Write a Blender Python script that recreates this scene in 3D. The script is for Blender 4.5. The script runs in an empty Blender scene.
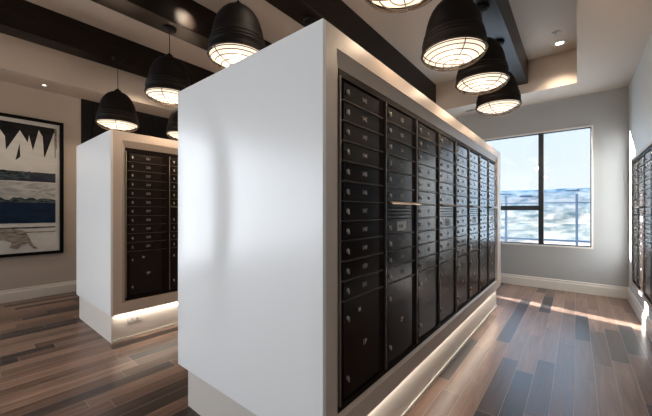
import bpy, bmesh, math, random
from mathutils import Vector, Matrix, noise
random.seed(7)
C = bpy.context.scene.collection
R = math.radians
EYE = 1.26

# ------------------------------------------------------------------ materials
def nmat(name):
    m = bpy.data.materials.new(name); m.use_nodes = True
    nt = m.node_tree; b = nt.nodes['Principled BSDF']
    return m, nt, b

def paint(name, col, rough=0.6, var=0.04, scale=3.0, bump=0.02, metal=0.0, spec=0.5, bscale=180):
    m, nt, b = nmat(name)
    tc = nt.nodes.new('ShaderNodeTexCoord')
    n = nt.nodes.new('ShaderNodeTexNoise'); n.inputs['Scale'].default_value = scale; n.inputs['Detail'].default_value = 3
    nt.links.new(tc.outputs['Object'], n.inputs['Vector'])
    r = nt.nodes.new('ShaderNodeValToRGB')
    r.color_ramp.elements[0].position = .3; r.color_ramp.elements[1].position = .7
    r.color_ramp.elements[0].color = tuple(c*(1-var) for c in col)+(1,)
    r.color_ramp.elements[1].color = tuple(min(1, c*(1+var)) for c in col)+(1,)
    nt.links.new(n.outputs['Fac'], r.inputs['Fac']); nt.links.new(r.outputs['Color'], b.inputs['Base Color'])
    b.inputs['Roughness'].default_value = rough; b.inputs['Metallic'].default_value = metal
    b.inputs['Specular IOR Level'].default_value = spec
    if bump:
        n2 = nt.nodes.new('ShaderNodeTexNoise'); n2.inputs['Scale'].default_value = bscale
        nt.links.new(tc.outputs['Object'], n2.inputs['Vector'])
        bp = nt.nodes.new('ShaderNodeBump'); bp.inputs['Strength'].default_value = bump; bp.inputs['Distance'].default_value = .01
        nt.links.new(n2.outputs['Fac'], bp.inputs['Height']); nt.links.new(bp.outputs['Normal'], b.inputs['Normal'])
    return m

def emit(name, col, s, bc=1):
    m, nt, b = nmat(name)
    b.inputs['Base Color'].default_value = (*[c*bc for c in col], 1)
    b.inputs['Emission Color'].default_value = (*col, 1); b.inputs['Emission Strength'].default_value = s
    b.inputs['Roughness'].default_value = .4
    return m

def wood(name, c0, c1, rough=.35, sc=(1, 14, 14)):
    m, nt, b = nmat(name)
    tc = nt.nodes.new('ShaderNodeTexCoord'); mp = nt.nodes.new('ShaderNodeMapping')
    mp.inputs['Scale'].default_value = sc
    n = nt.nodes.new('ShaderNodeTexNoise'); n.inputs['Scale'].default_value = 3; n.inputs['Detail'].default_value = 6; n.inputs['Distortion'].default_value = .6
    r = nt.nodes.new('ShaderNodeValToRGB'); r.color_ramp.elements[0].color = (*c0, 1); r.color_ramp.elements[1].color = (*c1, 1)
    r.color_ramp.elements[0].position = .3; r.color_ramp.elements[1].position = .72
    nt.links.new(tc.outputs['Object'], mp.inputs['Vector']); nt.links.new(mp.outputs['Vector'], n.inputs['Vector'])
    nt.links.new(n.outputs['Fac'], r.inputs['Fac']); nt.links.new(r.outputs['Color'], b.inputs['Base Color'])
    b.inputs['Roughness'].default_value = rough; b.inputs['Specular IOR Level'].default_value = .22
    return m

def floor_mat():
    m, nt, b = nmat('wood_look_plank_floor')
    L = nt.links.new; N = nt.nodes.new
    tc = N('ShaderNodeTexCoord'); sep = N('ShaderNodeSeparateXYZ'); L(tc.outputs['Object'], sep.inputs[0])
    def mth(op, a, b=None):
        q = N('ShaderNodeMath'); q.operation = op
        for i, v in enumerate((a, b)):
            if v is None: continue
            if isinstance(v, (int, float)): q.inputs[i].default_value = v
            else: L(v, q.inputs[i])
        return q.outputs[0]
    PW, PL = .1205, .915
    xr = mth('DIVIDE', mth('ADD', sep.outputs['X'], .738+20*.1205), PW); row = mth('FLOOR', xr); fx = mth('FRACT', xr)
    wn = N('ShaderNodeTexWhiteNoise'); wn.noise_dimensions = '1D'; L(mth('ADD', row, .37), wn.inputs['W'])
    yr = mth('ADD', mth('DIVIDE', sep.outputs['Y'], PL), mth('MULTIPLY', wn.outputs['Value'], 1.0)); colm = mth('FLOOR', yr); fy = mth('FRACT', yr)
    cmb = N('ShaderNodeCombineXYZ'); L(row, cmb.inputs[0]); L(colm, cmb.inputs[1])
    w2 = N('ShaderNodeTexWhiteNoise'); w2.noise_dimensions = '3D'; L(cmb.outputs[0], w2.inputs['Vector'])
    ex = mth('MULTIPLY', mth('MINIMUM', fx, mth('SUBTRACT', 1.0, fx)), PW); ey = mth('MULTIPLY', mth('MINIMUM', fy, mth('SUBTRACT', 1.0, fy)), PL)
    grout = mth('LESS_THAN', mth('MINIMUM', ex, ey), .0016)
    ramp = N('ShaderNodeValToRGB'); e = ramp.color_ramp.elements; ramp.color_ramp.interpolation = 'LINEAR'
    e[0].position = 0; e[0].color = (.062, .050, .048, 1)
    e[1].position = 1; e[1].color = (.40, .26, .19, 1)
    for p, c in ((.20, (.09, .066, .058, 1)), (.26, (.19, .115, .084, 1)), (.6, (.27, .172, .128, 1))):
        x = e.new(p); x.color = c
    L(w2.outputs['Value'], ramp.inputs['Fac'])
    # grain streaks along the plank
    mp2 = N('ShaderNodeMapping'); mp2.inputs['Scale'].default_value = (11, .8, 1)
    L(tc.outputs['Object'], mp2.inputs['Vector'])
    # shift the grain per plank
    add = N('ShaderNodeVectorMath'); add.operation = 'ADD'
    cm = N('ShaderNodeVectorMath'); cm.operation = 'SCALE'; cm.inputs['Scale'].default_value = 9
    L(w2.outputs['Color'], cm.inputs[0]); L(mp2.outputs['Vector'], add.inputs[0]); L(cm.outputs['Vector'], add.inputs[1])
    n = N('ShaderNodeTexNoise'); n.inputs['Scale'].default_value = 2.2; n.inputs['Detail'].default_value = 7; n.inputs['Roughness'].default_value = .6; n.inputs['Distortion'].default_value = .5
    L(add.outputs['Vector'], n.inputs['Vector'])
    g = N('ShaderNodeValToRGB'); g.color_ramp.elements[0].position = .32; g.color_ramp.elements[0].color = (.42, .40, .40, 1)
    g.color_ramp.elements[1].position = .68; g.color_ramp.elements[1].color = (1.0, 1.0, 1.0, 1)
    L(n.outputs['Fac'], g.inputs['Fac'])
    mul = N('ShaderNodeMixRGB'); mul.blend_type = 'MULTIPLY'; mul.inputs['Fac'].default_value = .85
    L(ramp.outputs['Color'], mul.inputs[1]); L(g.outputs['Color'], mul.inputs[2])
    mo = N('ShaderNodeMixRGB'); mo.inputs[2].default_value = (.36, .29, .245, 1)
    L(grout, mo.inputs['Fac']); L(mul.outputs['Color'], mo.inputs[1])
    L(mo.outputs['Color'], b.inputs['Base Color'])
    rr = N('ShaderNodeMapRange'); rr.inputs['To Min'].default_value = .24; rr.inputs['To Max'].default_value = .42
    L(n.outputs['Fac'], rr.inputs['Value']); L(rr.outputs['Result'], b.inputs['Roughness'])
    bp = N('ShaderNodeBump'); bp.inputs['Strength'].default_value = .15; bp.inputs['Distance'].default_value = .004
    sub = N('ShaderNodeMath'); sub.operation = 'SUBTRACT'
    L(n.outputs['Fac'], sub.inputs[0]); L(grout, sub.inputs[1]); L(sub.outputs['Value'], bp.inputs['Height'])
    L(bp.outputs['Normal'], b.inputs['Normal'])
    return m

def glass_mat(name='window_glass', tint=(1, 1, 1), refl=.05):
    m = bpy.data.materials.new(name); m.use_nodes = True; nt = m.node_tree; nt.nodes.clear()
    o = nt.nodes.new('ShaderNodeOutputMaterial'); t = nt.nodes.new('ShaderNodeBsdfTransparent'); g = nt.nodes.new('ShaderNodeBsdfGlossy')
    t.inputs['Color'].default_value = (*tint, 1); g.inputs['Roughness'].default_value = .02
    mx = nt.nodes.new('ShaderNodeMixShader'); mx.inputs['Fac'].default_value = refl
    nt.links.new(t.outputs[0], mx.inputs[1]); nt.links.new(g.outputs[0], mx.inputs[2]); nt.links.new(mx.outputs[0], o.inputs[0])
    return m

def brushed(m):
    nt = m.node_tree; b = nt.nodes['Principled BSDF']; t = nt.nodes.new('ShaderNodeTangent'); t.direction_type = 'RADIAL'; t.axis = 'Z'
    b.inputs['Anisotropic'].default_value = .96; b.inputs['Anisotropic Rotation'].default_value = 0.25
    nt.links.new(t.outputs[0], b.inputs['Tangent']); return m

M = dict(
    grey=paint('daylight_tinted_wall_paint', (.37, .37, .365), .62, .02, 1.2, .03),  # same wall paint, with the cool tint of daylight put into its colour
    daylit=paint('daylight_lightened_wall_paint', (.56, .585, .585), .5, .02, 1.2, .03),  # wall paint lightened and cooled in colour to carry the window's daylight
    wall=paint('greige_wall_paint', (.46, .405, .355), .62, .02, 1.2, .03),
    ceiling=paint('ceiling_paint', (.54, .475, .415), .75, .02, 1.0, .02),
    trim=paint('white_trim_paint', (.66, .62, .57), .4, .01),
    panel=brushed(paint('white_laminate_panel', (.88, .88, .875), .16, .012, .8, 0, spec=.38)),
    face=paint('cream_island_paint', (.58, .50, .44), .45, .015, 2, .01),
    ring=paint('shade_toned_cream_moulding', (.46, .39, .33), .45, .015),  # cream of the island face, darkened in colour to imitate shading
    plinth=paint('cream_plinth_paint', (.66, .61, .56), .5, .01),
    door=paint('dark_bronze_mailbox_door', (.016, .0085, .0062), .20, .25, 25, .03, metal=.0, spec=.25, bscale=400),
    frame=paint('dark_bronze_mailbox_frame', (.013, .0065, .0045), .6, .1, 10, .03, spec=.12),
    edge=paint('worn_bronze_edge', (.16, .125, .10), .32, .1, 10, 0, metal=.6),
    hood=paint('bronze_slot_hood', (.10, .07, .058), .35, .1, 10, 0, metal=.3),
    bright=paint('bright_metal_strip', (.42, .40, .37), .3, .1, 10, 0, metal=.9),
    chrome=paint('brushed_steel_lock', (.62, .58, .54), .28, .05, 20, 0, metal=.85),
    number=paint('engraved_number_grey', (.42, .38, .35), .5, .02, 10, 0),
    card=paint('white_card', (.62, .62, .58), .6, .02, 10, 0),
    cardgrey=paint('grey_print', (.25, .26, .25), .6, .02, 10, 0),
    beam=wood('dark_stained_beam', (.007, .0045, .0035), (.020, .0125, .009), .36, (14, 1, 14)),
    accent=wood('black_brown_panelling', (.004, .003, .0025), (.009, .0065, .0055), .6, (14, 14, 1)),
    shade=paint('oil_rubbed_bronze_shade', (.008, .0055, .0045), .6, .15, 12, .01, spec=.2),
    shade_in=paint('white_enamel_inner', (.8, .75, .65), .4, .01),
    wire=paint('dark_wire', (.03, .022, .017), .6, .05, 10, 0),
    cord=paint('black_cord', (.015, .013, .012), .6, .05, 10, 0),
    diff=emit('warm_frosted_diffuser', (1.0, .84, .66), .85, .3),
    led=emit('warm_led_strip', (1.0, .90, .80), 2.0),
    dl=emit('downlight_lens', (1.0, .93, .82), 5.0),
    wframe=paint('black_window_frame', (.020, .022, .025), .4, .05, 10, 0),
    glass=glass_mat(),
    rglass=glass_mat('blue_tinted_railing_glass', (.86, .93, .96), .06),
    rail=paint('blue_grey_rail_metal', (.12, .20, .30), .4, .03, 10, 0),
    aframe=paint('black_picture_frame', (.004, .0035, .0035), .6, .05, 10, 0, spec=.1),
    plate=paint('white_outlet_plastic', (.60, .58, .55), .4, .01),
    dark=paint('black_slot', (.01, .01, .01), .6, .05, 10, 0),
    floor=floor_mat(),
)

# ------------------------------------------------------------------ helpers
def link(name, bm, mat, parent=None, smooth=False, loc=None):
    me = bpy.data.meshes.new(name); bm.normal_update(); bm.to_mesh(me); bm.free()
    for mm in (mat if isinstance(mat, (list, tuple)) else [mat]): me.materials.append(mm)
    if smooth:
        for p in me.polygons: p.use_smooth = True
    o = bpy.data.objects.new(name, me); C.objects.link(o)
    if parent: o.parent = parent
    if loc: o.location = loc
    return o

def box(bm, x0, x1, y0, y1, z0, z1, mi=0, bev=0):
    vs = [bm.verts.new(p) for p in ((x0,y0,z0),(x1,y0,z0),(x1,y1,z0),(x0,y1,z0),(x0,y0,z1),(x1,y0,z1),(x1,y1,z1),(x0,y1,z1))]
    fs = [bm.faces.new([vs[i] for i in f]) for f in ((3,2,1,0),(4,5,6,7),(0,1,5,4),(1,2,6,5),(2,3,7,6),(3,0,4,7))]
    for f in fs: f.material_index = mi
    if bev:
        es = set(e for f in fs for e in f.edges)
        bmesh.ops.bevel(bm, geom=list(es), offset=bev, segments=1, affect='EDGES', profile=.5)

def bx(*a, **k):
    bm = bmesh.new(); box(bm, *a, **k); return bm

def lathe(bm, prof, n=40, c=(0, 0), close=False):
    rings = []
    for r, z in prof:
        if r < 1e-6: rings.append([bm.verts.new((c[0], c[1], z))])
        else: rings.append([bm.verts.new((c[0]+r*math.cos(2*math.pi*i/n), c[1]+r*math.sin(2*math.pi*i/n), z)) for i in range(n)])
    for a, b in zip(rings, rings[1:]):
        for i in range(n):
            j = (i+1) % n
            if len(a) == 1 and len(b) == 1: continue
            if len(a) == 1: bm.faces.new((a[0], b[j], b[i]))
            elif len(b) == 1: bm.faces.new((a[i], a[j], b[0]))
            else: bm.faces.new((a[i], a[j], b[j], b[i]))

def tube(bm, pts, r, n=6, closed=False):
    pts = [Vector(p) for p in pts]; rings = []; m = len(pts)
    for i, p in enumerate(pts):
        a = pts[(i-1) % m] if (closed or i > 0) else p
        b = pts[(i+1) % m] if (closed or i < m-1) else p
        t = (b-a).normalized(); up = Vector((0, 0, 1)) if abs(t.z) < .95 else Vector((1, 0, 0))
        u = t.cross(up).normalized(); v = t.cross(u)
        rings.append([bm.verts.new(p+r*(math.cos(2*math.pi*k/n)*u+math.sin(2*math.pi*k/n)*v)) for k in range(n)])
    for i in range(m if closed else m-1):
        a, b = rings[i], rings[(i+1) % m]
        for k in range(n): bm.faces.new((a[k], a[(k+1) % n], b[(k+1) % n], b[k]))
    if not closed: bm.faces.new(rings[0][::-1]); bm.faces.new(rings[-1])

def tag(o, label, cat, group=None, kind=None):
    o['label'] = label; o['category'] = cat
    if group: o['group'] = group
    if kind: o['kind'] = kind
    return o
def thing(name, label, cat, loc=(0, 0, 0), rz=0, group=None):
    o = bpy.data.objects.new(name, None); C.objects.link(o); o.empty_display_size = .1
    o.location = loc; o.rotation_euler = (0, 0, rz)
    return tag(o, label, cat, group)
def struct(name, bm, mat, parent=None, smooth=False):
    o = link(name, bm, mat, parent, smooth)
    if not parent: o['kind'] = 'structure'
    return o
def sgroup(name, loc=(0, 0, 0)):
    o = bpy.data.objects.new(name, None); C.objects.link(o); o.location = loc; o['kind'] = 'structure'; return o
def copy_tree(o, parent=None):
    c = o.copy(); C.objects.link(c)
    if parent: c.parent = parent
    for ch in list(o.children): copy_tree(ch, c)
    return c

_tx = {}
def text_mesh(s, size):
    k = (s, size)
    if k in _tx: return _tx[k]
    cu = bpy.data.curves.new('t', 'FONT'); cu.body = s; cu.size = size; cu.align_x = 'CENTER'; cu.align_y = 'CENTER'; cu.resolution_u = 2; cu.extrude = .0006; cu.offset = size*.018
    ob = bpy.data.objects.new('t', cu); C.objects.link(ob)
    dg = bpy.context.evaluated_depsgraph_get(); me = bpy.data.meshes.new_from_object(ob.evaluated_get(dg))
    bpy.data.objects.remove(ob); bpy.data.curves.remove(cu)
    me.transform(Matrix.Rotation(R(90), 4, 'X'))
    me.materials.clear(); me.materials.append(M['number']); me.name = 'door_number'
    _tx[k] = me; return me

# ------------------------------------------------------------------ room dims
XW, XR, YW, YN = -6.127, .577, 6.177, -6.4
ZC, ZT = 3.048, 3.528
TRX0, TRX1, TRY0, TRY1 = -5.58, 0.0, -3.6, 5.54
T = .16

struct('floor', bx(XW-T, XR+T, YN-T, YW+.07, -.12, 0), M['floor'])

def wall(name, axis, c0, c1, u0, u1, holes, mat):
    """box wall with rectangular holes; axis 'x' = wall plane normal along x."""
    us = sorted(set([u0, u1]+[h[0] for h in holes]+[h[1] for h in holes]))
    zs = sorted(set([0, ZT+.1]+[h[2] for h in holes]+[h[3] for h in holes]))
    bm = bmesh.new()
    for a, b in zip(us, us[1:]):
        z = 0
        mids = (a+b)/2
        segs = []; cur = None
        for c, d in zip(zs, zs[1:]):
            inside = any(h[0] < mids < h[1] and h[2] < (c+d)/2 < h[3] for h in holes)
            if inside: cur = None
            else:
                if cur is None: cur = [c, d]; segs.append(cur)
                else: cur[1] = d
        for c, d in segs:
            if axis == 'x': box(bm, c0, c1, a, b, c, d)
            else: box(bm, a, b, c0, c1, c, d)
    return struct(name, bm, mat)

WZ0, WZ1 = EYE-.557, EYE+1.2935
WX0, WX1 = -1.74, .181
SX0, SX1 = -4.75, -3.84     # second window further left on the same wall
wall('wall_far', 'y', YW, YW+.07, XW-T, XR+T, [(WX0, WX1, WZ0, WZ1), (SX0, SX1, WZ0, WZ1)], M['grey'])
LWIN = [(-1.90, -1.0, .12, 2.9), (-5.9, -2.20, .12, 2.9)]
wall('wall_left', 'x', XW-T, XW, YN, YW, LWIN, M['wall'])
wall('wall_right', 'x', XR, XR+T, YN, YW, [], M['daylit'])
wall('wall_near', 'y', YN-T, YN, XW-T, XR+T, [(-5.2, -2.4, .12, 2.6)], M['wall'])

# ceiling: lower soffit ring + raised tray
bm = bmesh.new()
box(bm, XW, TRX0, YN, YW, ZC, ZT+.1)
box(bm, TRX1, XR, YN, YW, ZC, ZT+.1)
box(bm, TRX0, TRX1, TRY1, YW, ZC, ZT+.1)
box(bm, TRX0, TRX1, YN, TRY0, ZC, ZT+.1)
box(bm, XW-T, XR+T, YN-T, YW+.07, ZT+.1, ZT+.25)
box(bm, TRX0, TRX1, TRY0, TRY1, ZT, ZT+.1)
struct('ceiling', bm, M['ceiling'])

# dark stained beams in the tray
BZ = EYE+1.93
beams = [((-.83, -.57), 'dark stained ceiling beam at the right, over the mailbox aisle'),
         ((-2.22, -1.96), 'dark stained ceiling beam right above the large white mailbox island'),
         ((-3.46, -3.20), 'dark stained ceiling beam left of the large island, holding one caged pendant'),
         ((-4.84, -4.60), 'leftmost dark stained ceiling beam, nearest the wall with the painting')]
for (a, b), lb in beams:
    o = link('ceiling_beam', bx(a, b, TRY0, TRY1, BZ, ZT, bev=.004), M['beam'])
    tag(o, lb, 'beam', 'dark beams across the ceiling tray')

# baseboards (two-step profile)
def baseboard(name, pts_from, pts_to, nrm):
    (xa, ya), (xb, yb) = pts_from, pts_to; nx, ny = nrm
    prof = [(0, 0), (.018, 0), (.018, .125), (.012, .135), (.010, .165), (0, .170)]
    bm = bmesh.new(); A = [bm.verts.new((xa+nx*d, ya+ny*d, z)) for d, z in prof]; B = [bm.verts.new((xb+nx*d, yb+ny*d, z)) for d, z in prof]
    for i in range(len(prof)-1): bm.faces.new((A[i], B[i], B[i+1], A[i+1]))
    bm.faces.new(A[::-1]); bm.faces.new(B)
    bmesh.ops.recalc_face_normals(bm, faces=bm.faces)
    struct(name, bm, M['trim'])
baseboard('baseboard_far', (XW, YW), (XR, YW), (0, -1))
baseboard('baseboard_left', (XW, -.9), (XW, YW), (1, 0))
baseboard('baseboard_right', (XR, YN), (XR, YW), (-1, 0))

# dark panelled stretch of the left wall
bm = bmesh.new(); y = 1.357
while y < 5.4:
    box(bm, XW, XW+.022, y+.003, y+.147, .172, ZC, bev=.002); y += .15
box(bm, XW, XW+.010, 1.357, y, .172, ZC)
struct('trim_1', bm, M['accent'])

# ------------------------------------------------------------------ windows
def window_unit(name, x0, x1, z0, z1, mull, bar):
    g = sgroup(name, ((x0+x1)/2, YW+.08, z0)); cx, cy, cz = g.location
    yA, yB = YW+.022-cy, YW+.065-cy; fw = .022
    a, b, h = x0-cx, x1-cx, z1-z0
    bm = bmesh.new()
    box(bm, a, a+fw, yA, yB, 0, h); box(bm, b-fw, b, yA, yB, 0, h)
    box(bm, a+fw, b-fw, yA, yB, 0, fw); box(bm, a+fw, b-fw, yA, yB, h-fw, h)
    link('window_frame', bm, M['wframe'], g)
    if mull:
        m = mull-cx
        link('mullion', bx(m-.035, m+.035, yA-.02, yB, fw, h-fw), M['wframe'], g)
        zb = EYE+.055-z0
        if bar: link('transom_bar', bx(a+fw, m-.035, yA-.012, yB, zb-.038, zb+.038), M['wframe'], g)
    link('window_pane', bx(a+fw, b-fw, -.036, -.032, fw, h-fw), M['glass'], g)
    bm = bmesh.new()   # white reveal and sill
    box(bm, a, b, YW-cy-.012, yA, -.018, 0.004)
    box(bm, a-.014, a+.006, YW-cy-.010, yA, 0, h+.012); box(bm, b-.006, b+.014, YW-cy-.010, yA, -.018, h+.012)
    box(bm, a, b, YW-cy-.010, yA, h-.004, h+.014)
    link('window_reveal', bm, M['trim'], g)
window_unit('window_1', WX0, WX1, WZ0, WZ1, -.458, True)
window_unit('window_2', SX0, SX1, WZ0, WZ1, None, False)
def side_window(name, y0, y1):
    g = sgroup(name, (XW-.08, (y0+y1)/2, .12)); h = 2.78; w = (y1-y0)/2
    bm = bmesh.new()
    box(bm, -.03, .03, -w, -w+.04, 0, h); box(bm, -.03, .03, w-.04, w, 0, h); box(bm, -.03, .03, -w+.04, w-.04, 0, .05); box(bm, -.03, .03, -w+.04, w-.04, h-.05, h)
    link('window_frame', bm, M['wframe'], g)
    link('window_pane', bx(-.003, .003, -w+.04, w-.04, .05, h-.05), M['glass'], g)
side_window('window_3', *LWIN[0][:2]); side_window('window_4', *LWIN[1][:2])

# ------------------------------------------------------------------ mailbox cabinet (front faces local -y)
CW, COL, CH = .830, .415, 1.500
U = .0889; ROWT = CH-.044
FR_Y = .0
def make_cabinet(first, parcels, label, loc, rz, group, slot_text=True):
    root = thing('mailbox_cabinet', label, 'mailboxes', loc, rz, group)
    zsep = [ROWT-U*i for i in range(12)]; zp = zsep[11]; zb = .040
    bm = bmesh.new()
    box(bm, .0015, CW-.0015, .006, .36, .0015, CH-.0015)
    box(bm, .0015, CW-.0015, -.004, .006, .0015, .030); box(bm, .0015, CW-.0015, -.004, .006, CH-.034, CH-.0015)
    for c in range(2):
        x = c*COL
        box(bm, x+.352, x+COL-.0015*c, 0, .006, .030, CH-.034)
        box(bm, x+.0015*(1-c), x+.020, -.002, .006, .030, CH-.034)
    link('cabinet_frame', bm, M['frame'], root)
    bm = bmesh.new()
    for c in range(2):
        x = c*COL
        for i in range(1, 12):
            if c == 1 and i in (6, 7): continue
            box(bm, x+.022, x+.386, -.012, .006, zsep[i]-.0022, zsep[i]+.0022)
    link('shelf_edge', bm, M['edge'], root)
    for c in range(2): link('divider_strip', bx(c*COL+.002, c*COL+.008, -.013, -.002, .030, CH-.034), M['bright'], root)
    n = first
    def door(x, z0, z1, kind, txt):
        fc = x == 0; w, h = (.312 if fc else .322), z1-z0-.010
        key = (kind, fc); x += .010 if fc else 0
        if key not in _doors:
            me = bpy.data.meshes.new('door'); b = bmesh.new(); box(b, 0, w, -.007, .006, 0, h, bev=.0018); b.to_mesh(me); b.free(); me.materials.append(M['door']); _doors[key] = me
        d = bpy.data.objects.new('mailbox_door' if kind == 's' else 'parcel_door', _doors[key]); C.objects.link(d); d.parent = root; d.location = (x+.024, 0, z0+.005)
        locks = [(.028, h/2)] if kind == 's' else [(.028, h-.075), (.028, .085)]
        for lx, lz in locks:
            l = bpy.data.objects.new('lock', lock_me); C.objects.link(l); l.parent = d; l.location = (lx, -.007, lz)
        t = bpy.data.objects.new('door_number', text_mesh(txt, .030 if kind == 's' else .036)); C.objects.link(t); t.parent = d
        t.location = (w*.56, -.0075, h/2 if kind == 's' else h*.465)
        if kind == 'p':
            b = bmesh.new(); box(b, w*.38, w*.38+.020, -.0078, -.007, h-.068, h-.050)
            link('small_label', b, M['number'], d)
        return d
    for i in range(11):
        door(0, zsep[i+1], zsep[i], 's', str(n)); n += 1
    door(0, zb, zp, 'p', parcels[0])
    for i in list(range(6))+[8, 9, 10]:
        door(COL, zsep[i+1], zsep[i], 's', str(n)); n += 1
    door(COL, zb, zp, 'p', parcels[1])
    # outgoing slot: hood, ribbed panel, card
    zt = zsep[6]; zl = zsep[8]; x0 = COL+.024; x1 = x0+.322
    s = link('outgoing_slot', bx(x0, x1, -.005, .006, zl+.005, zt-.006, bev=.0015), M['door'], root)
    bm = bmesh.new()
    prof = [(-.004, .012), (-.020, .010), (-.038, .001), (-.046, -.007), (-.042, -.009), (-.020, -.002), (-.004, -.001)]
    A = [bm.verts.new((x0-.010, y, zt+z)) for y, z in prof]; B = [bm.verts.new((x1+.060, y, zt+z)) for y, z in prof]
    for i in range(len(prof)): j = (i+1) % len(prof); bm.faces.new((A[i], A[j], B[j], B[i]))
    bm.faces.new(A); bm.faces.new(B[::-1]); bmesh.ops.recalc_face_normals(bm, faces=bm.faces)
    link('slot_hood', bm, M['hood'], s)
    bm = bmesh.new()
    for k in range(4): box(bm, x0+.01, x1-.01, -.009, -.005, zt-.030-.020*k, zt-.024-.020*k)
    link('slot_rib', bm, M['frame'], s)
    bm = bmesh.new(); zc = zl+.045
    box(bm, x0+.12, x0+.215, -.0062, -.005, zc-.026, zc+.030, 0)
    box(bm, x0+.135, x0+.20, -.0068, -.0062, zc-.008, zc+.010, 1)
    box(bm, x0+.232, x0+.242, -.0062, -.005, zc-.026, zc+.030, 0)
    link('slot_card', bm, [M['card'], M['cardgrey']], s)
    l = bpy.data.objects.new('lock', lock_me); C.objects.link(l); l.parent = s; l.location = (x0+.028, -.005, zc)
    return root
_doors = {}
bm = bmesh.new(); lathe(bm, [(0, .010), (.0075, .010), (.0105, .007), (.0115, 0)], 14); bm.transform(Matrix.Rotation(R(90), 4, 'X'))
bm.transform(Matrix.Diagonal((.62, 1, .95, 1)))
box(bm, -.003, .003, -.012, -.006, -.015, -.004)
lock_me = bpy.data.meshes.new('lock'); bm.to_mesh(lock_me); bm.free(); lock_me.materials.append(M['chrome'])

# ------------------------------------------------------------------ mailbox islands
IZ0, IZ1 = EYE-.986, EYE+.769
NZ0, NZ1 = EYE-.8775, EYE+.6225
Y0, Y1 = .945, 4.644
CY0 = 1.072
def island(XF, XB, label, e=.045, sh=0, led=1):
    """face with the cabinets is at x = XF (faces +x)"""
    g = thing('mailbox_island', label, 'island', ((XF+XB)/2, (Y0+Y1)/2+sh, 0))
    ox, oy = (XF+XB)/2, (Y0+Y1)/2
    def L(bm): bm.transform(Matrix.Translation((-ox, -oy, 0))); return bm
    pt = .020
    link('end_panel', L(bx(XB, XF, Y0, Y0+pt, IZ0, IZ1, bev=.0015)), M['panel'], g)
    link('end_panel', L(bx(XB, XF, Y1-pt, Y1, IZ0, IZ1, bev=.0015)), M['panel'], g)
    link('top_panel', L(bx(XB, XF-.021, Y0+pt, Y1-pt, IZ1-.03, IZ1)), M['face'], g)
    fx = XF-.001; d = .02; ya, yb = CY0, CY0+4*CW
    r = .034; ot, ob, ol, orr = NZ1+.064, NZ0-.012, ya-r, yb+r
    bm = bmesh.new()
    box(bm, fx-d, fx, Y0+pt, ol, IZ0, IZ1); box(bm, fx-d, fx, orr, Y1-pt, IZ0, IZ1)
    box(bm, fx-d, fx, ol, orr, ot, IZ1); box(bm, fx-d, fx, ol, orr, IZ0, ob)
    link('face_board', L(bm), M['face'], g)
    # splayed picture-frame moulding around the cabinets
    bm = bmesh.new(); xo, xi = fx-.004, fx-.020
    O = [(ol, ob), (orr, ob), (orr, ot), (ol, ot)]; I = [(ya, NZ0), (yb, NZ0), (yb, NZ1), (ya, NZ1)]
    vo = [bm.verts.new((xo, y, z)) for y, z in O]; vi = [bm.verts.new((xi, y, z)) for y, z in I]
    wo = [bm.verts.new((fx-.05, y, z)) for y, z in O]; wi = [bm.verts.new((fx-.05, y, z)) for y, z in I]
    for i in range(4):
        j = (i+1) % 4
        bm.faces.new((vo[i], vo[j], vi[j], vi[i])); bm.faces.new((wo[j], wo[i], wi[i], wi[j]))
        bm.faces.new((vi[i], vi[j], wi[j], wi[i])); bm.faces.new((vo[j], vo[i], wo[i], wo[j]))
    bmesh.ops.recalc_face_normals(bm, faces=bm.faces)
    link('cabinet_surround', L(bm), M['ring'], g)
    link('rear_panel', L(bx(XB, XB+.02, Y0+pt, Y1-pt, IZ0, IZ1-.03)), M['face'], g)
    link('bottom_panel', L(bx(XB+.02, fx-.052, Y0+pt, Y1-pt, IZ0, NZ0-.001)), M['face'], g)
    ey = e-sh*.9
    link('plinth', L(bx(XB+e, XF-e, Y0+ey, Y1-e, 0, IZ0)), M['plinth'], g)
    link('shoe_moulding', L(bx(XF-e, XF-e+.010, Y0+ey, Y1-e, 0, .022)), M['trim'], g)
    link('light_strip', L(bx(XF-e+.010, XF-e+.024, Y0+.07, Y1-.07, IZ0-.006, IZ0-.0005)), M['led'], g)
    return g
XF, XB = -.783, -2.001
LF, LB = -3.397, -4.60
main = island(XF, XB, 'large white mailbox island in the middle, nearest the camera, with glossy end panel')
left = island(LF, LB, 'smaller-looking white mailbox island at the left, behind the large one', sh=.03)
gm = 'mailbox cabinets in the large island'
mc = ['nearest dark bronze mailbox cabinet of the large island, beside the white end panel',
      'second dark bronze mailbox cabinet from the front of the large island',
      'third dark bronze mailbox cabinet along the large island, reflecting the window',
      'farthest dark bronze mailbox cabinet of the large island, at the end nearest the window']
for i in range(4):
    make_cabinet(141+20*i, (f'{2*i+1}P', f'{2*i+2}P'), mc[i], (XF-.022, CY0+CW*i, NZ0), R(90), gm)
lc = ['brown mailbox cabinet at the front of the left island, above the lit plinth',
      'second brown mailbox cabinet from the front of the left island',
      'third brown mailbox cabinet from the front of the left island',
      'rearmost brown mailbox cabinet of the left island']
for i in range(4):
    make_cabinet(221+20*i, (f'{2*i+9}P', f'{2*i+10}P'), lc[i], (LF-.022, CY0+.03+CW*i, NZ0), R(90), 'mailbox cabinets in the left island')
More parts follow.
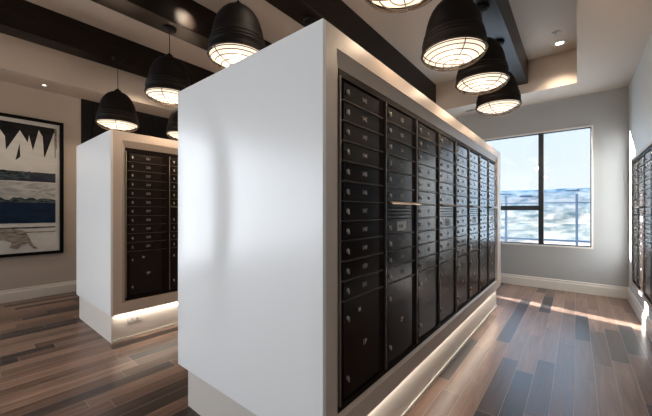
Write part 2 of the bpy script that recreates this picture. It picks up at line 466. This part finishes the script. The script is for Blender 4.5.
# right wall bank (shallow, surface mounted in a surround)
rc = ['mailbox cabinet on the right wall, closest to the window wall',
      'second mailbox cabinet along the right wall from the window',
      'middle mailbox cabinet on the right wall',
      'fourth mailbox cabinet along the right wall from the window',
      'mailbox cabinet on the right wall closest to the camera']
RXF = .548; RY = 5.37
g = thing('wall_mailbox_surround', 'thin grey surround framing the mailbox cabinets on the right wall', 'surround', (XR, RY-2.5*CW, NZ0))
bm = bmesh.new(); h = CH; w = 2.5*CW
box(bm, -.045, -.001, -w-.03, -w, -.03, h+.03); box(bm, -.045, -.001, w, w+.03, -.03, h+.03)
box(bm, -.045, -.001, -w, w, h, h+.03); box(bm, -.045, -.001, -w, w, -.03, 0)
link('surround_frame', bm, M['ring'], g)
for i in range(5):
    make_cabinet(101-20*i, (f'{i+17}P', f'{i+21}P'), rc[i], (RXF, RY-CW*i, NZ0), R(-90), 'mailbox cabinets on the right wall')
# recess the right wall behind its cabinets: handled by wall thickness cut below

# outlet on the left island plinth
o = thing('wall_outlet', 'white horizontal outlet plate low on the plinth of the left island', 'outlet', (LF-.045, 1.19, .19))
link('cover_plate', bx(.0, .006, -.058, .058, -.036, .036, bev=.002), M['plate'], o)
for s in (-.024, .024):
    b = bmesh.new(); box(b, .006, .0085, s-.017, s+.017, -.014, .014); link('socket', b, M['trim'], o)
    # slots
    b = bmesh.new(); box(b, .0085, .0088, s-.008, s+.008, .004, .007); box(b, .0085, .0088, s-.008, s+.008, -.007, -.004); link('socket_slot', b, M['dark'], o)

# ------------------------------------------------------------------ pendants
RIM = EYE+1.215; PR = .215
def make_pendant():
    root = thing('pendant_lamp', 'x', 'pendant lamp', (0, 0, RIM), 0, 'caged dome pendant lamps')
    top = BZ-RIM
    bm = bmesh.new(); lathe(bm, [(0, top-.030), (.045, top-.030), (.062, top-.018), (.064, top-.001), (0, top-.001)], 28)
    link('canopy', bm, M['shade'], root, True)
    bm = bmesh.new(); tube(bm, [(0, 0, 0), (0, 0, top-.028-.44)], .0035, 8); link('cord', bm, M['cord'], root, loc=(0, 0, .44))
    prof = [(PR-.010, .004), (PR, 0), (PR+.004, .004), (PR+.003, .020), (PR-.001, .032), (PR-.003, .070), (PR-.001, .073), (PR-.001, .079), (PR-.006, .083),
            (PR-.008, .095), (PR-.006, .098), (PR-.006, .104), (PR-.012, .109), (PR-.015, .124), (PR-.013, .127), (PR-.013, .134), (PR-.020, .139),
            (.189, .180), (.180, .225), (.167, .270), (.150, .310), (.128, .345), (.100, .375), (.068, .397), (.044, .407), (.036, .411), (.034, .426), (.026, .434), (.012, .438), (.010, .452), (0, .453)]
    bm = bmesh.new(); lathe(bm, prof, 48); sh = link('lamp_shade', bm, M['shade'], root, True)
    inner = [(PR-.010, .004), (PR-.010, .07), (PR-.022, .13), (.176, .18), (.15, .28), (.08, .36), (0, .385)]
    bm = bmesh.new(); lathe(bm, inner, 40); link('inner_liner', bm, M['shade_in'], sh, True)
    bm = bmesh.new()   # frosted bowl
    lathe(bm, [(0, -.052), (.06, -.049), (.12, -.038), (.165, -.020), (.192, .002), (.200, .012)], 40)
    link('frosted_bowl', bm, M['diff'], root, True)
    # wire cage
    bm = bmesh.new()
    def rz(q): # q 0..1 -> radius, z of cage bowl
        return (PR*math.sin(q*math.pi/2), .004-.085*math.cos(q*math.pi/2))
    for q in (.20, .38, .56, .74, .90):
        r, z = rz(q); tube(bm, [(r*math.cos(t*math.pi/20), r*math.sin(t*math.pi/20), z) for t in range(40)], .0034, 5, True)
    tube(bm, [((PR+.002)*math.cos(t*math.pi/20), (PR+.002)*math.sin(t*math.pi/20), .003) for t in range(40)], .0050, 6, True)
    for k in range(4):
        a = k*math.pi/4+.3
        pts = []
        for q in [x/8 for x in range(-8, 9)]:
            r, z = rz(abs(q)); r *= (1 if q >= 0 else -1); pts.append((r*math.cos(a), r*math.sin(a), z))
        if k % 2 == 0: tube(bm, pts, .0036, 5)
    link('wire_cage', bm, M['wire'], root)
    return root
LP = [(-.70, 1.50, 'caged pendant lamp cut off by the top of the photo, first over the right aisle'),
      (-.72, 2.40, 'largest dark caged pendant over the right aisle, second from the camera'),
      (-.70, 3.20, 'middle dark caged pendant of the three clustered at the right, third from the camera'),
      (-.70, 3.98, 'smallest dark caged pendant over the right aisle, closest to the window'),
      (-2.09, 1.465, 'large black caged pendant just left above the big white end panel'),
      (-2.09, 2.31, 'pendant behind the large island with only its round ceiling canopy showing'),
      (-3.34, 1.49, 'black caged pendant on a thin cord between the two islands'),
      (-4.50, 1.37, 'black caged pendant on a thin cord hanging over the left island front'),
      (-4.60, 2.25, 'black caged pendant mostly hidden by the large island, over the left island')]
DROP = [.02, .035, 0, .02, 0, 0, 0, .12, .07]
p0 = make_pendant()
for i, (x, y, lb) in enumerate(LP):
    o = p0 if i == 0 else copy_tree(p0)
    o.location = (x, y, RIM); o.rotation_euler.z = .35*i; o.scale = (1.05, 1.05, 1); o['label'] = lb
    drop = DROP[i]; o.location.z -= drop; L0 = BZ-RIM-.468
    for ch in o.children:
        if ch.name.startswith('canopy'): ch.location.z = drop
        if ch.name.startswith('cord'): ch.scale.z = (L0+drop)/L0
    ld = bpy.data.lights.new('pendant_bulb', 'POINT'); ld.energy = 7 if x > -1 else 11; ld.color = (1, .76, .54); ld.shadow_soft_size = .03
    lo = bpy.data.objects.new('pendant_bulb', ld); C.objects.link(lo); lo.location = (x, y, RIM-drop-.22)

# ------------------------------------------------------------------ ceiling fittings
def downlight(x, y, z, lb, e=60, ang=100, rs=1):
    t = thing('downlight', lb, 'downlight', (x, y, z), 0, 'recessed ceiling downlights')
    bm = bmesh.new(); lathe(bm, [(.046*rs, -.002), (.050*rs, -.006), (.078*rs, -.004), (.082*rs, 0), (.046*rs, 0)], 28); link('trim_ring', bm, M['plate'], t, True)
    bm = bmesh.new(); lathe(bm, [(0, -.003), (.046*rs, -.003)], 28); link('lens', bm, M['dl'], t)
    ld = bpy.data.lights.new('downlight_beam', 'SPOT'); ld.energy = e; ld.color = (1, .84, .66); ld.spot_size = R(ang); ld.spot_blend = .6; ld.shadow_soft_size = .05
    lo = bpy.data.objects.new('downlight_beam', ld); C.objects.link(lo); lo.location = (x, y, z-.02)
downlight(-.18, 5.22, ZT, 'white round recessed downlight in the raised ceiling at the right, near the window')
downlight(-5.86, .88, ZC, 'tiny bright recessed downlight in the soffit above the painting', 3, 70, .42)
for x, y, lb in ((-1.4, 1.6, 'recessed downlight in the tray above the large island'), (-2.86, 1.60, 'recessed downlight lighting the dark beam left of the big island'),
              (-5.2, 2.0, 'recessed downlight over the left island near the tray edge'), (-5.2, .1, 'recessed downlight at the tray edge, above the painting side')):
    if x == -2.86:
        downlight(x, y, ZT, lb, 110, 26)
        [o for o in C.objects if o.name.startswith('downlight_beam')][-1].rotation_euler = Vector((-.34, 0, -.22)).to_track_quat('-Z', 'Y').to_euler()
    else: downlight(x, y, ZT, lb, 35, 100)
t = thing('smoke_detector', 'small white round detector on the raised ceiling beside the downlight', 'detector', (-.20, 4.88, ZT))
bm = bmesh.new(); lathe(bm, [(0, -.022), (.02, -.022), (.030, -.014), (.045, -.010), (.050, 0), (0, 0)], 24); link('detector_body', bm, M['plate'], t, True)
bm = bmesh.new(); lathe(bm, [(0, -.034), (.010, -.034), (.012, -.022), (0, -.022)], 16); link('sensor', bm, M['chrome'], t, True)
t = thing('air_vent', 'small dark slot vent in the low ceiling near the window', 'vent', (-1.40, 5.86, ZC))
link('vent_frame', bx(-.16, .16, -.045, .045, -.006, 0, bev=.002), M['trim'], t)
for k in (-1, 1):
    link('vent_slot', bx(-.14, .14, k*.018-.010, k*.018+.010, -.008, -.006), M['dark'], t)

# ------------------------------------------------------------------ artwork on left wall
AY0, AY1, AZ0, AZ1 = -.42, 1.135, EYE-.635, EYE+1.345
art = thing('framed_artwork', 'large abstract painting in a thin black frame on the left wall', 'painting', (XW, (AY0+AY1)/2, AZ0))
W2 = (AY1-AY0)/2; AH = AZ1-AZ0; fw = .042
bm = bmesh.new()
box(bm, .0, .045, -W2, -W2+fw, 0, AH, bev=.003); box(bm, 0, .045, W2-fw, W2, 0, AH, bev=.003)
box(bm, 0, .045, -W2+fw, W2-fw, 0, fw, bev=.003); box(bm, 0, .045, -W2+fw, W2-fw, AH-fw, AH, bev=.003)
link('picture_frame', bm, M['aframe'], art)
def art_col(name, a, b, sc=6, dist=1.0):
    m, nt, bs = nmat(name)
    tc = nt.nodes.new('ShaderNodeTexCoord'); n = nt.nodes.new('ShaderNodeTexNoise'); n.inputs['Scale'].default_value = sc; n.inputs['Detail'].default_value = 6; n.inputs['Distortion'].default_value = dist
    mp = nt.nodes.new('ShaderNodeMapping'); mp.inputs['Scale'].default_value = (1, .5, 1.6)
    r = nt.nodes.new('ShaderNodeValToRGB'); r.color_ramp.elements[0].position = .38; r.color_ramp.elements[1].position = .62
    r.color_ramp.elements[0].color = (*a, 1); r.color_ramp.elements[1].color = (*b, 1)
    nt.links.new(tc.outputs['Object'], mp.inputs['Vector']); nt.links.new(mp.outputs['Vector'], n.inputs['Vector']); nt.links.new(n.outputs['Fac'], r.inputs['Fac']); nt.links.new(r.outputs['Color'], bs.inputs['Base Color'])
    bs.inputs['Roughness'].default_value = .6; bs.inputs['Specular IOR Level'].default_value = .15
    return m
AM = [art_col('canvas_white', (.52, .52, .51), (.60, .60, .59), 3),
      art_col('canvas_black', (.008, .008, .009), (.02, .02, .022), 8),
      art_col('canvas_slate', (.02, .028, .05), (.05, .055, .08), 8),
      art_col('canvas_cloud', (.30, .31, .31), (.50, .50, .48), 5, 2),
      art_col('canvas_navy', (.007, .018, .045), (.012, .030, .065), 6),
      art_col('canvas_brown', (.16, .13, .11), (.34, .31, .28), 9, 2),
      art_col('canvas_teal', (.012, .02, .025), (.10, .13, .14), 14, 2)]
iw = W2-fw
bm = bmesh.new(); layer = [0]
SN, CS = math.sin(R(39.085)), math.cos(R(39.085))
def cp(u, v):
    """canvas point: u, v are sketch units measured on the canvas (u rightwards, v downwards)"""
    k = (u-326)/308.8; y = 6.11*(CS+k*SN)/(SN-k*CS); d = y*CS+6.11*SN; return (y-(AY0+AY1)/2, EYE+(211.2-v)*d/308.8-AZ0)
LE = -iw+.03
def poly(pts, mi, raw=False):
    layer[0] += 1; x = .012+.0006*layer[0]
    vs = [bm.verts.new((x, max(LE, min(iw-.004, y)), min(AH-fw-.004, max(fw+.004, z)))) for y, z in (pts if raw else [cp(*p) for p in pts])]
    f = bm.faces.new(vs); f.material_index = mi
box(bm, .0, .012, -iw, iw, fw, AH-fw)
rnd = random.Random(3)
TZ = AH-fw-.05
def zat(v): return cp(55, v)[1]
RE = cp(55.5, 150)[0]
poly([(LE, TZ), (RE, TZ-.01), (RE, zat(158)), (LE, zat(158))], 1, True)
pk = [(55, 172), (54.6, 133), (53.8, 133), (44.2, 159), (42.8, 137), (38.8, 130), (33, 150.5), (29, 135), (27.8, 142.5), (19.9, 130), (6, 149.5), (5, 136), (0, 129)]
pts = [cp(*p) for p in pk]
left = [(LE+.36, zat(161)), (LE+.30, zat(140)), (LE+.22, zat(134)), (LE+.14, zat(158)), (LE+.10, zat(138)), (LE, zat(133)), (LE, zat(172))]
poly(pts+left, 0, True)
poly([(15.5, 160), (19.6, 143), (20.4, 156), (19.5, 157.5)], 1)
def strip(v0, v1, mi, j=.006, n=26, u0=0, u1=1):
    a, b = LE+(RE-LE)*u0, LE+(RE-LE)*u1
    z0, z1 = zat(v0), zat(v1)
    top = [(a+(b-a)*i/n, z0+rnd.uniform(-j, j)) for i in range(n+1)]; bot = [(a+(b-a)*i/n, z1+rnd.uniform(-j, j)) for i in range(n, -1, -1)]
    poly(top+bot, mi, True)
strip(173.8, 182.8, 2, .003)
strip(173.8, 181, 6, .012, 26, 0, .80)
strip(184, 203, 3, .003)
strip(199.5, 204.5, 6, .02, 34)
strip(203, 222.5, 4, .003)
strip(226.3, 227.4, 1, .002)
strip(230.7, 231.6, 5, .002)
poly([(-12, 229), (12, 228.5), (25, 231), (29, 237), (33, 245), (38, 248.5), (34, 248.6), (28, 244), (22, 245), (17, 249.5), (9, 248), (12, 243), (4, 240), (-12, 243)], 5)
poly([(54.2, 129), (56.6, 129.5), (56.8, 150), (56.0, 150), (55.6, 140), (54.6, 136)], 5)
for f in bm.faces:
    f.normal_update()
    if len(f.verts) > 3 and abs(f.normal.x) > .9 and f.normal.x < 0 and f.calc_center_median().x > .0125: f.normal_flip()
link('canvas', bm, AM, art)

# ------------------------------------------------------------------ outside
def hmat():
    m, nt, b = nmat('haze_tinted_scrub_hills')
    N = nt.nodes.new; L = nt.links.new
    g = N('ShaderNodeNewGeometry'); sep = N('ShaderNodeSeparateXYZ'); L(g.outputs['Position'], sep.inputs[0])
    mpp = N('ShaderNodeMapping'); mpp.inputs['Scale'].default_value = (1, .3, 1); L(g.outputs['Position'], mpp.inputs['Vector'])
    n = N('ShaderNodeTexNoise'); n.inputs['Scale'].default_value = .22; n.inputs['Detail'].default_value = 8; n.inputs['Roughness'].default_value = .65
    L(mpp.outputs['Vector'], n.inputs['Vector'])
    r1 = N('ShaderNodeValToRGB'); e = r1.color_ramp.elements
    e[0].position = .36; e[0].color = (.08, .115, .115, 1); e[1].position = .60; e[1].color = (.46, .38, .31, 1); x = e.new(.47); x.color = (.25, .235, .205, 1)
    L(n.outputs['Fac'], r1.inputs['Fac'])
    n2 = N('ShaderNodeTexNoise'); n2.inputs['Scale'].default_value = .16; n2.inputs['Detail'].default_value = 8
    L(mpp.outputs['Vector'], n2.inputs['Vector'])
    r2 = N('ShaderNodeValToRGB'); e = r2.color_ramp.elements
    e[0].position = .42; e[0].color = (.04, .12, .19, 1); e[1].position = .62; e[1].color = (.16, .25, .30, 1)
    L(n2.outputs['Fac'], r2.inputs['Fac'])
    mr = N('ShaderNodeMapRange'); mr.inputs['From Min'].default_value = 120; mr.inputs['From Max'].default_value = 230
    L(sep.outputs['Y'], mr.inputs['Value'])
    mx = N('ShaderNodeMixRGB'); L(mr.outputs['Result'], mx.inputs['Fac']); L(r1.outputs['Color'], mx.inputs[1]); L(r2.outputs['Color'], mx.inputs[2])  # far slopes blend to blue: distance haze painted into the colour
    L(mx.outputs['Color'], b.inputs['Base Color']); b.inputs['Roughness'].default_value = .9
    b.inputs['Specular IOR Level'].default_value = 0
    return m
bm = bmesh.new(); NX, NY = 90, 70; grid = []
for j in range(NY+1):
    y = 10+(j/NY)**1.6*330; row = []
    for i in range(NX+1):
        x = -260+520*i/NX
        d = y
        z = -5.5+ (d/170)**1.0*6.0
        if d > 110: z += min(1, (d-110)/110)**1.3*12.0
        z += noise.noise(Vector((x*.02, y*.02, 0)))*min(1, d/60)*2.0*(0.3 if d > 215 else 1)
        z += noise.noise(Vector((x*.1, y*.1, 3)))*.5
        row.append(bm.verts.new((x, y, z)))
    grid.append(row)
for j in range(NY):
    for i in range(NX): bm.faces.new((grid[j][i], grid[j][i+1], grid[j+1][i+1], grid[j+1][i]))
o = link('hillside', bm, hmat(), None, True); o['kind'] = 'structure'
struct('terrace_floor', bx(-7, 6, YW+.07, 8.6, -.1, .0), paint('terrace_concrete', (.2, .2, .19), .8))
# pale houses scattered over the hill
hm = paint('pale_render', (.26, .29, .32), .8, .02, 1, 0); rm = paint('blue_grey_roof', (.10, .17, .24), .8, .02, 1, 0)
rnd = random.Random(11)
for k, (x, y) in enumerate([(-62, 190), (-38, 200), (-20, 185), (-2, 205), (-75, 212)]):
    z = 11 if y > 195 else 7.5
    t = thing('hillside_house', ['pale house with grey roof on the far hill, left pane', 'pale hillside house with a grey roof beside the mullion', 'small pale house low on the far hill',
        'pale house with grey roof on the far hill, right pane', 'faint pale house highest on the far hill'][k], 'house', (x, y, z), rnd.uniform(-.4, .4), 'pale houses on the far hill')
    w = rnd.uniform(5, 7); h = 2.6; t.scale = (.45, .45, .45)
    link('house_wall', bx(-w, w, -3, 3, -4, h), hm, t)
    bm = bmesh.new(); v = [bm.verts.new(p) for p in ((-w-.5, -3.5, h), (w+.5, -3.5, h), (w+.5, 3.5, h), (-w-.5, 3.5, h), (-w+2, 0, h+2), (w-2, 0, h+2))]
    for f in ((0, 1, 5, 4), (1, 2, 5), (2, 3, 4, 5), (3, 0, 4), (3, 2, 1, 0)): bm.faces.new([v[i] for i in f])
    link('house_roof', bm, rm, t)
    for s in (-.5, 0, .5): link('house_window', bx(s*w-.5, s*w+.5, -3.06, -3, .4, 1.6), M['rail'], t)
# glass screen on the terrace
RYY = 8.2
g = thing('glass_railing', 'blue-tinted glass railing with slim metal posts outside the window', 'railing', (-.8, RYY, 0))
def px_x(px, Y):
    k = (px-326)/308.8; s, c = math.sin(R(39.085)), math.cos(R(39.085))
    return Y*(k*c-s)/(c+k*s)
for x in (-2.55, -1.275, 0.0, 1.275):
    link('railing_post', bx(x+.8-.022, x+.8+.022, -.022, .022, 0, EYE+.36), M['rail'], g)
link('top_rail', bx(-2.6, 2.6, -.02, .02, EYE+.17, EYE+.19), M['rail'], g)
link('bottom_rail', bx(-2.6, 2.6, -.02, .02, EYE-.64, EYE-.60), M['rail'], g)
link('glass_panel', bx(-2.6, 2.6, -.006, .006, EYE-.60, EYE+.17), M['rglass'], g)

# ------------------------------------------------------------------ lights
def area(name, loc, rot, sx, sy, e, col):
    ld = bpy.data.lights.new(name, 'AREA'); ld.shape = 'RECTANGLE'; ld.size = sx; ld.size_y = sy; ld.energy = e; ld.color = col
    o = bpy.data.objects.new(name, ld); C.objects.link(o); o.location = loc; o.rotation_euler = rot; return o
DAY = (.86, .93, 1.0)
struct('sun_blocker_wall', bx(-7.5, -7.3, -9, .6, 0, 6), paint('sun_blocker_render', (.45, .45, .45), .8))  # added wall, out of view, keeps the sun out of the left windows
# daylight entering through the windows on the left wall behind the camera
for y0, y1, z0, z1 in LWIN:
    area('window_daylight', (XW-T-.05, (y0+y1)/2, (z0+z1)/2), (0, R(-90), 0), z1-z0, y1-y0, (44 if y0 > -2 else 58)*(y1-y0), DAY)
area('window_daylight', (-3.8, YN-T-.05, 1.36), (R(90), 0, 0), 2.8, 2.4, 50, DAY)
area('window_daylight', ((WX0+WX1)/2, YW+T+.05, (WZ0+WZ1)/2), (R(-90), 0, 0), WX1-WX0, WZ1-WZ0, 22, (.60, .80, 1.0))
for fx_, pw in ((XF, 3.5), (LF, 5.0)):
    area('plinth_glow', (fx_-.018, (Y0+Y1)/2, IZ0-.012), (0, 0, 0), .02, Y1-Y0-.15, pw, (1, .90, .78))
sd = bpy.data.lights.new('sun', 'SUN'); sd.energy = 46; sd.angle = R(.6); sd.color = (.97, .98, 1)
so = bpy.data.objects.new('sun', sd); C.objects.link(so); so.location = (-8, 12, 8)
so.rotation_euler = Vector((.957, -.290, -.205)).to_track_quat('-Z', 'Y').to_euler()

w = bpy.data.worlds.new('sky'); bpy.context.scene.world = w; w.use_nodes = True; nt = w.node_tree
bg = nt.nodes['Background']; tc = nt.nodes.new('ShaderNodeTexCoord'); sp = nt.nodes.new('ShaderNodeSeparateXYZ'); rp = nt.nodes.new('ShaderNodeValToRGB')
nt.links.new(tc.outputs['Generated'], sp.inputs[0]); nt.links.new(sp.outputs['Z'], rp.inputs['Fac']); nt.links.new(rp.outputs['Color'], bg.inputs['Color'])
e = rp.color_ramp.elements; e[0].position = 0; e[0].color = (.66, .705, .75, 1); e[1].position = .6; e[1].color = (.32, .50, .90, 1)
x = e.new(.22); x.color = (.585, .69, .86, 1)
bg.inputs['Strength'].default_value = 1.16

# ------------------------------------------------------------------ camera
cd = bpy.data.cameras.new('camera'); cam = bpy.data.objects.new('camera', cd); C.objects.link(cam)
cd.sensor_width = 36; cd.lens = 308.8/652*36; cd.shift_y = (211.2-208)/652; cd.clip_start = .05; cd.clip_end = 2000
cam.location = (0, 0, EYE); cam.rotation_euler = (R(90), 0, R(39.085))
bpy.context.scene.camera = cam
vs = bpy.context.scene.view_settings
vs.view_transform = 'Standard'; vs.look = 'None'; vs.exposure = .38; vs.gamma = .91
cy = bpy.context.scene.cycles
cy.max_bounces = 8; cy.diffuse_bounces = 5; cy.glossy_bounces = 4; cy.transparent_max_bounces = 12; cy.sample_clamp_indirect = 6
